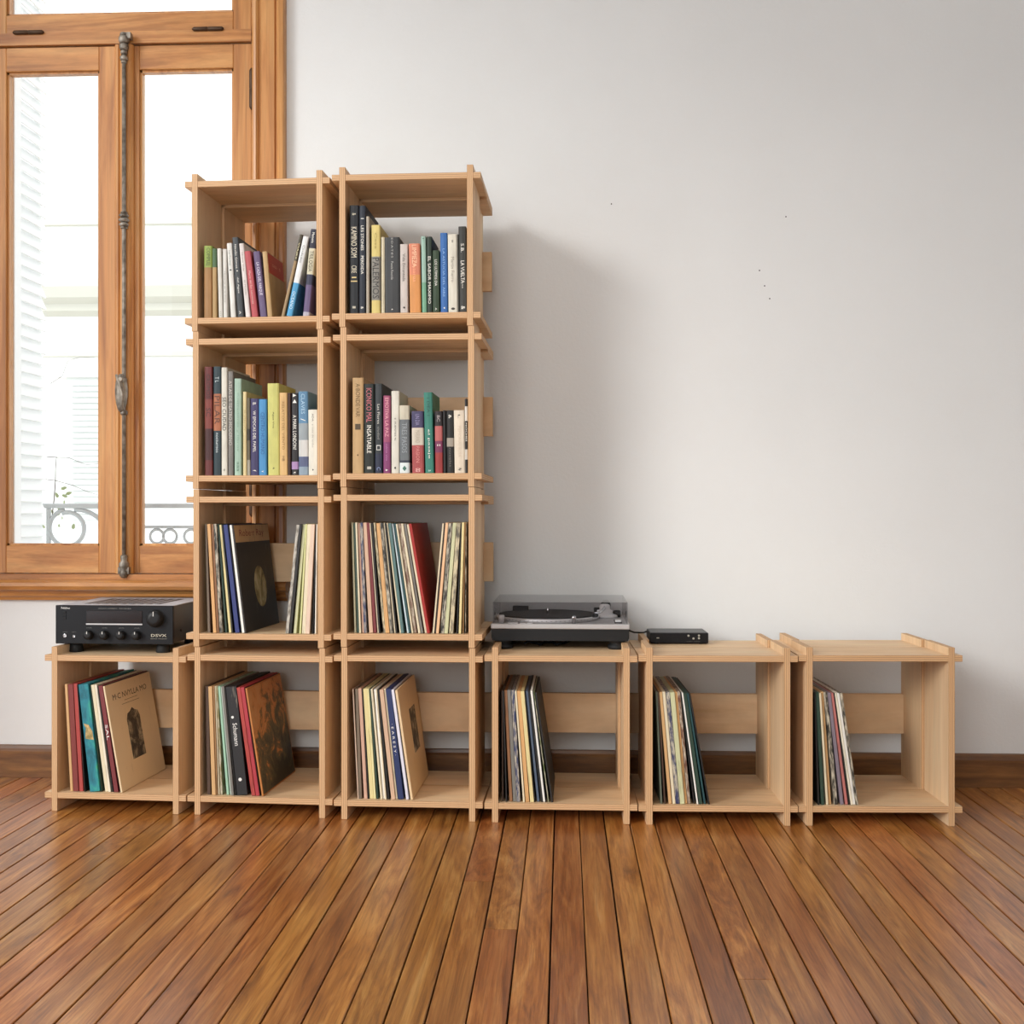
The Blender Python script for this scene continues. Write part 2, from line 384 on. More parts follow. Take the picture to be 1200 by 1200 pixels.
# casing (moulded architrave) and sill
def casing(s):
    P = [(0, 0), (0, -.020), (.006, -.027), (.014, -.029), (.020, -.024), (.023, -.017), (.027, -.017), (.030, -.021), (.073, -.021), (.076, -.014), (.080, -.014), (.083, -.030), (.092, -.036), (.104, -.034), (.108, -.026), (.108, 0)]
    bm = bmesh.new()
    x0 = -1.012 if s > 0 else -1.920
    prism(bm, [(x0 + s * u, v) for u, v in P], .612, 3.16, 'Z')
    return obj('casing', bm, m_win, win)
casing(1); casing(-1)
bm = bmesh.new(); prism(bm, [(0, 0), (-.02, 0), (-.03, .02), (-.026, .08), (-.034, .1), (0, .1)], -2.028, -.904, 'X')
o = obj('casing', bm, m_winh, win); o.location.z = 3.06
bm = bmesh.new()
prism(bm, [(.02, .614), (-.050, .614), (-.060, .619), (-.066, .630), (-.062, .641), (-.050, .648), (.02, .650)], -2.04, -.892, 'X')
obj('window_sill', bm, m_winh, win)
bm = bmesh.new()
prism(bm, [(0, .582), (-.018, .582), (-.022, .590), (-.032, .596), (-.034, .604), (-.044, .613), (0, .613)], -2.03, -.898, 'X')
obj('sill_moulding', bm, m_winh, win)

# ------------------------------------------------------------------ outside the window
m_stucco = wall_mat('sunlit_stucco', 'F1EEE7'); m_cornice = wall_mat('darkened_cornice_stone', 'CDC8BA'); m_farshut = plain('darkened_shutter_paint', 'D6D6D0', 0.7); m_shut = plain('white_shutter_paint', 'F6F6F4', 0.6)  # cornice and far shutter colours darkened to keep contrast lost in outdoor glare
m_rail = plain('glare_paled_iron', 'BFC1C2', 0.6); m_twig = plain('bark', '6F6154', 0.8); m_leaf = plain('leaf', 'A3AB7C', 0.6)  # railing colour lightened to imitate glare washing over dark iron
m_slab = plain('balcony_stone', 'CFCac0'.upper(), 0.8)
b = tag(obj('balcony', box(-2.7, -.2, .125, .75, -.2, -.06, .01), m_slab), 'pale stone balcony slab outside the window', 'balcony')
sh = thing('window_shutter', 'white louvred shutter folded back outside the window', 'shutter', (-1.886, .125, .64))
obj('stile', box(-.016, .016, 0, .05, 0, 2.4, .002), m_shut, sh)
obj('stile', box(-.030, -.012, .235, .262, 0, 2.4, .002), m_shut, sh)
obj('rail', box(-.014, .012, .05, .24, 0, .06, .002), m_shut, sh); obj('rail', box(-.014, .012, .05, .24, 2.34, 2.4, .002), m_shut, sh)
slat = mesh_of('slat', box(-.027, .027, .051, .25, -.003, .003, .001))
z = .085
while z < 2.32:
    obj('slat', slat, m_shut, sh, (0, 0, z), (0, R(66), 0)); z += .041
rl = thing('balcony_railing', 'glare-paled wrought iron balcony railing with scrolls outside the window', 'railing', (0, .55, -.06))
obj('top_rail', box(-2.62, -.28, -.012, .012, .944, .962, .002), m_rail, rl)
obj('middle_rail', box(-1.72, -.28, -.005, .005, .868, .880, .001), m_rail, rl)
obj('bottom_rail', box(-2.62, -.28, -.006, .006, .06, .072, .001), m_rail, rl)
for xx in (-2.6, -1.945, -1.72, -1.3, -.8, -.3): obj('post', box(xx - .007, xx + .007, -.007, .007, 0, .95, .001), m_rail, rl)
def arc(cx, cz, r0, r1, a0, a1, n=26):
    return [(cx + (r0 + (r1 - r0) * k / n) * math.cos(R(a0 + (a1 - a0) * k / n)), 0, cz + (r0 + (r1 - r0) * k / n) * math.sin(R(a0 + (a1 - a0) * k / n))) for k in range(n + 1)]
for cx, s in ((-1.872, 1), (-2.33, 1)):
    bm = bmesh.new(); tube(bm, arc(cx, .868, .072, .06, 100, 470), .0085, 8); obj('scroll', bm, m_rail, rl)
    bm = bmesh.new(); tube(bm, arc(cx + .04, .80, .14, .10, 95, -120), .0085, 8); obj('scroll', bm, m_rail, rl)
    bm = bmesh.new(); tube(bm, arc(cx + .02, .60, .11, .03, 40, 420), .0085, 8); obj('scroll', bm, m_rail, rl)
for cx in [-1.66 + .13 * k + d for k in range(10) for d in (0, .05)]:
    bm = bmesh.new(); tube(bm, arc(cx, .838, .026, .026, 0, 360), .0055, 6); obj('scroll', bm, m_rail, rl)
# building across the street
bl = thing('building', 'pale sunlit facade with cornice across the street', 'building', (0, 7, -4))
obj('facade', box(-12, 7, 0, 1, 0, 14), m_stucco, bl)
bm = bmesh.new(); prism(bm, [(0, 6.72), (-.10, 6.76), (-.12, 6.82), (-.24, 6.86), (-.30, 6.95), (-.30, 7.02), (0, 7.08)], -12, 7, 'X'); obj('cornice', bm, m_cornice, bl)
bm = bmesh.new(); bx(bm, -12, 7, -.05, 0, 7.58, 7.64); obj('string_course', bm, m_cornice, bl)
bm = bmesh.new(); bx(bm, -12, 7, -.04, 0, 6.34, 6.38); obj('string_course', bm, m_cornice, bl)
for wx in (-7.1, -4.7):
    f = obj('window_surround', box(wx - .1, wx + .75, -.08, 0, 6.14, 6.26), m_stucco, bl)
    obj('louvred_shutter', box(wx, wx + .65, -.03, 0, 4.75, 6.14), m_farshut, bl)
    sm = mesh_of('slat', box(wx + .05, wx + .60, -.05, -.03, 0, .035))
    for k in range(24): obj('slat', sm, m_farshut, bl, (0, 0, 4.8 + k * .055))
obj('street', box(-12, 7, -6.5, 0, -1, 0), m_slab, bl)
# bare twigs beside the balcony
tw = thing('branch', 'thin bare branch with a few leaves beyond the balcony railing', 'branch', (-1.95, .77, -.06))
def twig(pts, r): bm = bmesh.new(); tube(bm, pts, [r * (1 - .6 * i / (len(pts) - 1)) for i in range(len(pts))], 6); return obj('twig', bm, m_twig, tw)
twig([(-.10, 0, 0), (-.10, .01, .5), (-.095, 0, .8), (-.078, .01, .98), (-.068, 0, 1.055), (-.07, .005, 1.10), (-.064, 0, 1.15)], .0035)
twig([(-.13, 0, 1.152), (-.064, .004, 1.147), (-.015, 0, 1.146), (.03, 0, 1.128), (.055, .004, 1.118), (.12, 0, 1.122)], .0018)
twig([(-.13, .004, 1.062), (-.068, 0, 1.055), (0, .004, 1.036), (.053, 0, 1.014), (.12, 0, .992)], .0018)
twig([(-.09, .004, 1.44), (-.04, 0, 1.47), (-.02, .004, 1.53), (.03, 0, 1.545), (.09, 0, 1.543)], .0013)
leaf = bmesh.new(); lv = [leaf.verts.new(p) for p in ((0, 0, 0), (.012, -.003, .014), (.008, 0, .034), (0, .002, .044), (-.009, 0, .03), (-.011, .003, .012))]
leaf.faces.new(lv); leaf_me = mesh_of('leaf', leaf); leaf_me.materials.append(m_leaf)
rl_ = random.Random(5)
for px, pz in ((-.05, 1.02), (-.03, 1.0), (-.06, .985), (-.038, .975), (-.02, .99), (-.05, .955), (-.10, .94), (-.07, .92), (-.04, .91), (-.11, .87), (-.06, .88), (.0, .86)):
    obj('leaf', leaf_me, m_leaf, tw, (px, .005, pz), (rl_.uniform(-.4, .4), rl_.uniform(-2.5, 2.5), rl_.uniform(-1, 1))).scale = (.62, .62, .62)

# ------------------------------------------------------------------ plywood cubes
T, P, D, INS = .0175, .0225, .385, .008
def board(name, parent, x0, x1, y0, y1, z0, z1, thin):
    c = ((x0 + x1) / 2, (y0 + y1) / 2, (z0 + z1) / 2)
    bm = box(x0 - c[0], x1 - c[0], y0 - c[1], y1 - c[1], z0 - c[2], z1 - c[2], .0006)
    bmesh.ops.recalc_face_normals(bm, faces=bm.faces[:])
    for f in bm.faces: f.material_index = 0 if abs(f.normal[thin]) > .9 else 1
    return obj(name, bm, [(ply_v, ply_h, ply_h)[thin] if thin != 1 else ply_h, (ply_ex, ply_ey, ply_ez)[thin]], parent, c)
def unit(label, x, y, z, rot, W, H, foot, top, back=True):
    u = thing('plywood_cube', label, 'shelf cube', (x, y, z), (0, 0, R(rot)), 'stackable plywood cubes')
    m = .196; e = .0012; g = .0008
    for ins, ya, yb in ((0, 0, m - .0012), (INS, m + .0024, D)):
        board('side_panel', u, ins, T + ins, ya, yb, 0, H - e, 0)
        board('side_panel', u, W - T - ins, W - ins, ya, yb, 0, H - e, 0)
    for ya, yb, dz in ((g, m - .0012, 0), (m + .0024, D - g, INS)):
        board('shelf_board', u, -P + e, W + P - e, ya, yb, foot, foot + T, 2)
        board('shelf_board', u, -P + e, W + P - e, ya, yb, H - top - T - dz, H - top, 2)
    if back: board('back_board', u, -P + e, W + P - e, D - .024, D - .006, H / 2 - .061, H / 2 + .061, 1)
    return u
CUBES = {}
def cube(key, label, x, y, z, rot, W, H, foot=.021, top=.022):
    unit(label, x, y, z, rot, W, H, foot, top, key != 'R1L')
    CUBES[key] = (Matrix.Translation((x, y, z)) @ Matrix.Rotation(R(rot), 4, 'Z'), foot + T, W, H, rot)
cube('U1', 'plywood cube on the floor with the black stereo receiver on top', -1.491, -.4270, 0, -3.2, .383, .479, .037, .025)
cube('U2', 'floor-level plywood cube under the window-side column of the tower', -1.0622, -.4497, 0, -3.3, .384, .483, .037, .023)
cube('U3', 'floor-level plywood cube under the tower column next to the turntable', -.6309, -.4800, 0, -1.3, .381, .4875, .037, .023)
cube('U4', 'plywood cube on the floor carrying the turntable', -.2026, -.4927, 0, -.4, .385, .4915, .037, .023)
cube('U5', 'plywood cube on the floor carrying the small black box', .2281, -.4987, 0, 1.0, .398, .494, .037, .023)
cube('U6', 'last plywood cube of the row, with nothing on its top', .6707, -.4880, 0, 1.6, .409, .496, .037, .023)
# the tower: three more levels on U2 and U3, each level a few millimetres out of line
for lv, (dz, dx) in enumerate(((0, -.0015), (.4535, -.003), (.9065, -.006))):
    nm = ('second', 'third', 'top')[lv]; hold = ('leaning records', 'a full row of books', 'books, the highest of its column')[lv]
    lab = 'plywood cube with %s, ' % hold
    cube(('R3', 'R2', 'R1')[lv] + 'L', lab + ('window-side column of the tower'), -1.0622 + dx - .002, -.4497 + .0005, .4830 + dz, -3.3, .384, .4535)
    cube(('R3', 'R2', 'R1')[lv] + 'R', lab + ('tower column next to the turntable'), -.6309 + dx, -.4800 + .0005, .4875 + dz, -1.3, .381, .4535)
LPS = [  # cube, [(foot mm, thickness mm, lean deg, colour)]; lean > 0: top towards the window side
 ('U1', [(51.1,8.4,3.2,'tan'), (59.7,16.0,3.1,'dark red'), (76.8,12.5,3.3,'red'), (95.0,2.6,4.3,'black'), (111.2,29.9,6.6,'teal painted'), (141.4,3.9,6.3,'dark green'), (155.1,10.1,8.0,'cream'), (165.4,7.3,7.8,'pale cream'), (176.4,3.9,8.4,'black'), (183.3,12.7,8.9,'maroon'), (201.2,1.9,9.7,'black'), (204.6,5.3,10.0,'tan cover')]),
 ('U2', [(32.4,10.5,1.1,'dark brown'), (48.1,11.5,2.0,'tan'), (59.8,3.9,1.9,'light brown'), (64.8,3.9,2.1,'cream'), (71.5,5.9,2.6,'olive mottled'), (89.9,7.2,4.8,'pale green'), (99.9,4.8,5.3,'silver green'), (105.3,8.2,5.4,'grey'), (117.3,3.2,6.0,'black'), (121.6,31.4,6.2,'black boxed'), (165.1,11.1,8.2,'red'), (177.5,11.1,8.4,'crimson'), (188.9,1.2,8.1,'black'), (195.9,5.5,9.1,'painted cover')]),
 ('U3', [(44.0,3.1,2.8,'pinkish cream'), (47.3,8.9,2.0,'grey brown'), (62.4,9.5,3.1,'pink'), (72.5,3.7,3.2,'black'), (78.9,11.5,3.6,'yellow cream'), (90.9,5.7,3.7,'pale yellow'), (98.3,5.0,4.0,'dark green'), (110.3,5.6,5.2,'cream'), (116.1,6.6,4.9,'white'), (123.2,4.4,5.0,'cream'), (130.3,5.6,5.5,'black'), (141.0,11.7,6.3,'pinkish tan'), (152.9,5.6,6.3,'cream'), (160.4,15.6,6.6,'navy lettered'), (183.0,8.2,7.9,'lavender white'), (192.0,3.1,8.0,'black'), (196.6,6.9,8.2,'kraft cover')]),
 ('R3L', [(36.3,7.1,1.6,'grey brown'), (45.7,2.0,2.0,'dark brown'), (55.1,9.9,3.3,'orange tan'), (65.2,6.7,3.1,'brown'), (74.0,9.3,3.4,'black mottled'), (89.0,5.5,4.4,'dark green'), (99.7,7.4,5.3,'yellow cream'), (109.1,4.8,5.7,'black'), (119.5,12.9,6.6,'navy'), (137.4,1.7,7.5,'black'), (139.3,8.0,6.9,'white'), (147.7,5.5,7.0,'black oval cover')]),
 ('R3L', [(276.7,9.2,-6.0,'grey mottled'), (286.1,7.7,-5.7,'black'), (298.6,9.2,-5.1,'greenish cream'), (312.8,5.2,-3.5,'yellow green'), (326.9,10.8,-3.0,'cream'), (339.4,11.8,-2.8,'pinkish cream'), (348.9,2.4,-1.6,'black'), (356.7,3.3,-0.8,'white')]),
 ('R3R', [(36.3,5.3,1.7,'pale olive'), (43.5,7.1,2.0,'dark green'), (51.1,5.0,2.1,'cream'), (58.1,5.9,2.4,'pink'), (64.1,8.3,2.2,'navy mottled'), (78.6,11.3,3.4,'pinkish tan'), (91.9,8.3,3.7,'maroon'), (103.4,2.9,4.3,'cream'), (106.4,4.7,4.0,'black'), (119.1,6.8,5.4,'mottled cream'), (126.1,11.0,5.0,'orange tan'), (139.1,8.9,5.4,'black mottled'), (150.0,4.4,5.7,'cream'), (155.4,4.4,5.9,'black'), (166.0,4.4,7.0,'cream'), (170.5,8.3,6.7,'teal grey'), (187.2,4.6,8.2,'pale blue'), (192.0,5.8,7.9,'dark teal'), (200.8,4.6,8.4,'cream'), (205.6,10.0,8.4,'brown mottled'), (219.8,6.4,9.1,'cream'), (226.5,7.0,9.0,'grey'), (238.0,6.4,9.7,'cream'), (244.6,8.2,9.6,'red cover')]),
 ('R3R', [(264.5,4.7,-5.2,'cream'), (269.4,4.4,-5.1,'black'), (277.8,8.0,-5.0,'peach'), (293.2,10.7,-4.2,'black mottled'), (303.5,10.1,-4.5,'greenish cream'), (318.6,11.6,-3.9,'mottled cream'), (331.0,3.8,-2.4,'black'), (341.3,6.8,-1.7,'yellow cream'), (347.4,2.6,-1.1,'tan'), (354.3,2.3,-0.3,'black mottled')]),
 ('U4', [(27.0,4.6,0.3,'dark brown'), (38.1,4.0,1.7,'black'), (48.3,8.8,2.8,'brown'), (59.0,10.0,3.1,'grey'), (69.1,10.0,2.9,'navy mottled'), (87.0,5.2,4.3,'cream'), (94.2,10.5,4.6,'orange tan'), (107.3,10.5,5.1,'yellow cream'), (118.6,2.8,5.2,'black'), (126.3,7.0,6.0,'slate blue'), (137.1,5.8,6.7,'black'), (143.0,6.4,6.6,'white'), (149.6,1.6,6.6,'black'), (156.7,3.4,7.6,'green mottled'), (166.3,5.2,8.6,'black cover')]),
 ('U5', [(40.6,5.5,2.5,'grey green'), (50.8,4.4,3.4,'dark brown'), (63.6,8.5,4.9,'tan'), (74.4,8.0,5.2,'cream'), (82.5,11.6,5.1,'navy mottled'), (95.3,12.6,5.2,'greenish cream'), (108.1,7.5,5.2,'orange tan'), (116.8,8.0,5.4,'brown mottled'), (133.1,3.4,6.9,'black'), (141.8,3.9,7.8,'white'), (147.9,9.5,8.2,'dark green'), (161.7,5.4,8.9,'dark teal'), (173.0,4.4,9.9,'black cover')]),
 ('U6', [(34.2,5.0,2.0,'black'), (43.8,8.9,2.8,'dark green'), (58.0,5.5,3.7,'cream'), (65.4,7.8,4.0,'tan'), (80.8,10.0,5.4,'black mottled'), (97.8,8.9,6.6,'purple grey'), (111.4,7.7,7.4,'rose'), (120.0,2.1,7.5,'black'), (126.8,5.5,8.3,'pale cream'), (132.5,7.2,8.3,'white'), (139.8,7.2,8.2,'black mottled cover')]),
]
BOOKS = [  # cube, [(key, foot mm, thickness mm, height mm, lean deg)]
 ('R1L', [('b01',32.5,23.2,208.6,0.0), ('b02',57.5,12.8,200.2,0.2), ('b03',75.8,12.2,200.4,1.5), ('b04',89.7,11.6,198.6,0.8), ('b05',110.7,15.3,215.2,3.2), ('b06',132.0,17.8,231.4,4.2), ('b07',155.1,14.0,214.0,5.4), ('b08',173.9,18.3,191.3,6.8), ('b09',198.9,19.3,189.5,6.6), ('b10',220.1,14.3,188.4,4.8), ('b11',268.6,8.8,240.0,-13.2), ('b12',292.1,17.4,232.1,-12.2), ('b13',342.1,18.4,249.3,-5.4)]),
 ('R1R', [('c01',26.7,26.6,308.3,0.0), ('c02',54.7,17.8,306.7,-0.1), ('c03',75.1,8.8,275.8,0.0), ('c04',90.4,24.6,251.2,0.1), ('c05',118.1,10.5,216.8,0.1), ('c06',130.0,41.0,215.3,0.3), ('c07',173.0,21.8,195.6,0.3), ('c08',200.4,30.8,196.6,1.0), ('c09',234.8,13.3,217.2,0.9), ('c10',249.3,14.4,216.0,0.5), ('c11',265.3,19.3,176.6,0.3), ('c12',287.6,19.7,226.1,0.4), ('c13',309.8,26.4,221.8,0.6), ('c14',337.2,3.5,221.0,0.6), ('c15',340.9,21.4,243.0,0.7)]),
 ('R2L', [('d01',32.0,22.6,313.0,0.3), ('d02',56.7,22.0,313.6,0.1), ('d03',80.5,17.3,310.6,0.1), ('d04',99.9,15.3,298.9,0.1), ('d05',118.9,20.3,278.3,0.1), ('d06',144.2,10.9,240.2,0.1), ('d07',156.5,9.4,222.5,0.2), ('d08',167.1,23.8,220.2,0.2), ('d09',192.0,22.8,218.1,0.1), ('d10',218.8,32.7,263.2,0.5), ('d11',253.4,22.8,235.9,0.3), ('d12',277.5,8.1,235.1,0.1), ('d13',286.9,20.1,235.1,0.1), ('d14',309.5,27.5,239.1,0.4), ('d15',338.3,27.0,186.6,0.5)]),
 ('R2R', [('e01',33.0,30.7,271.2,0.0), ('e02',65.7,29.4,254.0,0.2), ('e03',97.9,20.3,253.9,0.1), ('e04',121.6,20.1,219.9,0.0), ('e05',143.7,22.3,233.2,0.0), ('e06',168.4,27.4,192.1,0.2), ('e07',203.6,33.1,175.8,0.7), ('e08',241.3,24.1,228.5,1.3), ('e09',269.4,21.4,175.2,0.7), ('e10',292.4,8.8,177.4,0.6), ('e11',303.0,19.6,177.3,0.6), ('e12',324.3,30.0,177.3,0.9), ('e13',354.6,7.8,209.3,0.4)]),
]
# ------------------------------------------------------------------ records
WHERE = {'U1': 'in cube under the receiver', 'U2': 'in floor cube, window-side tower column', 'U3': 'in floor cube, tower column by turntable',
         'U4': 'in cube under the turntable', 'U5': 'in cube under the small black box', 'U6': 'in the bare-topped end cube',
         'R3L': 'in second cube up, window-side column', 'R3R': 'in second cube up, column by turntable',
         'R2L': 'in third cube up, window-side column', 'R2R': 'in third cube up, column by turntable',
         'R1L': 'in top cube, window-side column', 'R1R': 'in top cube, column by turntable'}
PAL = {'tan': 'C9A06E', 'dark red': '7A2F2A', 'red': 'A83E38', 'black': '1B1A19', 'teal painted': '1F7C8A', 'dark green': '2C4236', 'cream': 'DCCFB0',
       'pale cream': 'E4DBC4', 'maroon': '742A2E', 'dark brown': '4A3527', 'light brown': 'B48A5E', 'olive mottled': '7E7448', 'pale green': '98BFA4', 'greenish cream': 'C6C69C',
       'silver green': 'B4C0B4', 'grey': '77736C', 'black boxed': '1A1A1C', 'crimson': 'A8323C', 'pinkish cream': 'D9BFA9', 'grey brown': '756655',
       'pink': 'C9A08A', 'yellow cream': 'DBCB92', 'pale yellow': 'E0D7A0', 'white': 'ECE9E0', 'pinkish tan': 'CDAA8E', 'navy lettered': '22305C',
       'navy': '28346E', 'navy mottled': '2C355A', 'lavender white': 'DAD8E4', 'orange tan': 'D3A26A', 'brown': '8A5E3C', 'black mottled': '24221F',
       'grey mottled': 'B9B4A8', 'yellow green': 'CFCF92', 'pale olive': 'A8A283', 'mottled cream': 'CDBF9B', 'teal grey': '52706E', 'pale blue': 'C6D6DA',
       'dark teal': '24494C', 'brown mottled': '6A4636', 'peach': 'E2B58A', 'slate blue': '4E5D70', 'green mottled': '58673C', 'grey green': '5C6456',
       'purple grey': '80747E', 'rose': 'B8706A', 'tan cover': 'E2CAA4', 'painted cover': 'B5743A', 'kraft cover': 'DDC096', 'black oval cover': '2A2521',
       'red cover': '9E2018', 'black cover': '1D1B1A', 'black mottled cover': '262421'}
_lp = {}
def sleeve_mat(key):
    if key in _lp: return _lp[key]
    q = NT('card_' + key.replace(' ', '_')); c = lin(PAL[key])
    co, rnd = q.coords((60, 60, 9) if 'mottled' not in key else (150, 150, 34))
    n = q.n('ShaderNodeTexNoise', i_Scale=1.0, i_Detail=4.0, i_Roughness=0.65); q.l(co, n.inputs['Vector'])
    if 'mottled' in key: lo, hi, other = .42, .64, lin('C2B8A2') if sum(c) < .5 else lin('5A5346')
    elif sum(c) < .35: lo, hi, other = .66, .78, lin('7C7264')      # scuffed dark card
    else: lo, hi, other = .56, .74, tuple(v * .55 for v in c)
    if 'cover' in key and 'mottled' not in key: lo, hi = .62, .9
    q.l(q.ramp(n.outputs[0], [(lo, c), (hi, other)]), q.p.inputs['Base Color'])
    q.p.inputs['Roughness'].default_value = 0.5 if 'cover' not in key else .55
    _lp[key] = q.m; return q.m
def art_mat(name, stops, scale, rough=.55):
    q = NT(name); co, _ = q.coords(scale, 3.0)
    n = q.n('ShaderNodeTexNoise', i_Scale=1.0, i_Detail=6.0, i_Roughness=.65, i_Distortion=.6); q.l(co, n.inputs['Vector'])
    q.l(q.ramp(n.outputs[0], [(p, lin(c)) for p, c in stops]), q.p.inputs['Base Color']); q.p.inputs['Roughness'].default_value = rough
    return q.m
art_photo = art_mat('printed_photo', [(.38, '241F1A'), (.5, '4E453A'), (.6, 'A2957C')], (22, 22, 22))
q = NT('printed_landscape'); tc = q.n('ShaderNodeTexCoord'); sp = q.n('ShaderNodeSeparateXYZ'); q.l(tc.outputs['Object'], sp.inputs[0])
n = q.n('ShaderNodeTexNoise', i_Scale=16.0, i_Detail=7.0, i_Roughness=.7, i_Distortion=.8); q.l(tc.outputs['Object'], n.inputs['Vector'])
ad = q.n('ShaderNodeMath', operation='MULTIPLY_ADD', i_1=1.1); q.l(sp.outputs[2], ad.inputs[0]); q.l(n.outputs[0], ad.inputs[2])
ma = q.n('ShaderNodeMath', operation='MULTIPLY_ADD', i_1=-.5); q.l(sp.outputs[1], ma.inputs[0]); q.l(ad.outputs[0], ma.inputs[2])
q.l(q.ramp(ma.outputs[0], [(.44, lin('2E2A1E')), (.58, lin('554E36')), (.64, lin('7A5A34')), (.68, lin('BE7C42')), (.8, lin('C08A56'))]), q.p.inputs['Base Color'])
q.p.inputs['Roughness'].default_value = .55; art_land = q.m
art_teal = art_mat('printed_teal', [(.36, '0F5F6E'), (.5, '1F7C8A'), (.6, '2E9A8C'), (.7, '46A05E')], (30, 30, 14))
art_gold = art_mat('printed_gold', [(.4, '8A7A48'), (.6, 'D8B47A')], (40, 40, 40))
art_oval = art_mat('printed_oval', [(.38, '5A4A2C'), (.5, '9C8A5A'), (.6, 'C4B48A')], (20, 20, 14))
ORD = ['first', 'second', 'third', 'fourth', 'fifth', 'sixth', 'seventh', 'eighth']
LPN = .3145
count = {}
for ck, rows in LPS:
    for r in rows: count[(ck, r[3])] = count.get((ck, r[3]), 0) + 1
seen = {}; rr = random.Random(3)
COVER_LABEL = {'tan cover': 'tan record sleeve with a dark arched picture on its cover', 'painted cover': 'record sleeve with a dark painted landscape on its orange cover',
               'kraft cover': 'tan record sleeve with a small dark photo on its cover', 'black oval cover': 'black record sleeve with a pale oval picture and lettered top band',
               'red cover': 'plain red record sleeve leaning at the end of its stack', 'teal painted': 'thick teal boxed record set with painted spine',
               'black boxed': 'thick black boxed record set with white script on its spine', 'navy lettered': 'thick navy record sleeve with dotted white spine lettering'}
for ck, rows in LPS:
    M, zs, W, H, rot = CUBES[ck]
    for foot, th, lean, colr in rows:
        t = th / 1000; big = colr in ('teal painted', 'black boxed')
        cover = 'cover' in colr
        y = .010 + rr.uniform(0, .008) if not cover else .011
        hh = LPN - rr.uniform(0, .0025)
        xa, xb = (0, t) if lean >= 0 else (-t, 0)
        bm = box(xa, xb, 0, LPN, 0, hh, min(.0009, t * .28))
        k = (ck, colr); seen[k] = seen.get(k, 0) + 1
        if colr in COVER_LABEL: lab = COVER_LABEL[colr] + (', ' + WHERE[ck][3:] if len(COVER_LABEL[colr].split()) < 9 and False else '')
        else:
            if 'cover' in colr: lab = '%s record sleeve ending the leaning stack %s' % (colr.replace(' cover', ''), WHERE[ck])
            word = ('worn ' if 'mottled' in colr else 'thin ' if th < 5.5 else '') + colr.replace(' cover', '')
            if 'cover' not in colr: lab = '%s record sleeve %s' % (word, WHERE[ck])
            if count[k] > 1: lab += ', %s such from window' % ORD[seen[k] - 1]
        mt = art_teal if colr == 'teal painted' else sleeve_mat(colr)
        o = tag(obj('record_sleeve', bm, mt), lab, 'record', 'records ' + WHERE[ck])
        o.matrix_world = M @ Matrix.Translation((foot / 1000, y, zs + .0004)) @ Matrix.Rotation(R(-lean), 4, 'Y')
        def part(nm, bmx, mat): return obj(nm, bmx, mat, o)
        X = t + .0003
        if colr == 'tan cover':
            b = bmesh.new()
            prism(b, [(.105, .075), (.195, .075), (.195, .195), (.185, .212), (.165, .217), (.150, .226), (.135, .217), (.115, .212), (.105, .195)], t, X, 'X'); part('cover_picture', b, art_photo)
            part('cover_title', text_mesh('M·C NVYLLA MO', .235, .017, 'side', (X, .155, .272)), m_darkprint)
            b = bmesh.new(); bx(b, t, X, .11, .20, .2535, .2545); bx(b, t, X, .09, .21, .2435, .2445); part('cover_rule', b, m_darkprint)
        elif colr == 'painted cover':
            b = bmesh.new(); bx(b, t, X, .004, LPN - .004, .004, hh - .004); part('cover_picture', b, art_land)
        elif colr == 'kraft cover':
            b = bmesh.new(); bx(b, t, X, .135, .235, .105, .235); part('cover_picture', b, art_photo)
        elif colr == 'black oval cover':
            b = bmesh.new(); bx(b, t, X, .002, LPN - .002, hh - .052, hh - .002); bnd = part('cover_band', b, sleeve_mat('tan'))
            obj('cover_title', text_mesh('Robe·r Ray', .22, .026, 'side', (X + .0002, .15, hh - .028)), m_redprint, bnd)
            b = bmesh.new(); lathe(b, [(.062, 0), (.062, .0003)], (0, 0, 0), 'X', 32)
            for v in b.verts: v.co = (v.co.x + t, v.co.y * .86 + .175, v.co.z + .125)
            part('cover_picture', b, art_oval)
        elif colr == 'black boxed':
            part('spine_title', text_mesh('Schumann', .065, t * .42, 'down', (t * .5, -.0004, .175)), m_whiteprint)
            b = bmesh.new(); lathe(b, [(.004, 0), (.004, -.0004)], (t * .35, 0, .225), 'Y', 10); lathe(b, [(.005, 0), (.005, -.0004)], (t * .45, 0, .045), 'Y', 10); part('spine_mark', b, m_whiteprint)
        elif colr == 'navy lettered':
            part('spine_title', text_mesh('· E A R E S Y ·', .09, t * .4, 'down', (t * .45, -.0004, .17)), m_whiteprint)
        elif colr == 'teal painted':
            b = bmesh.new(); prism(b, [(t * .15, .155), (t * .95, .15), (t * .9, .175), (t * .6, .195), (t * .1, .20), (t * .3, .185), (t * .2, .17)], -.0004, 0, 'Y'); part('spine_picture', b, art_gold)
        elif colr == 'maroon' and ck == 'U1':
            part('spine_title', text_mesh('SAL', .045, t * .6, 'down', (t * .5, -.0004, .175)), m_whiteprint)

# ------------------------------------------------------------------ books
W_, K_, G_ = 'EDE9DE', '1C1A18', 'C8B27A'
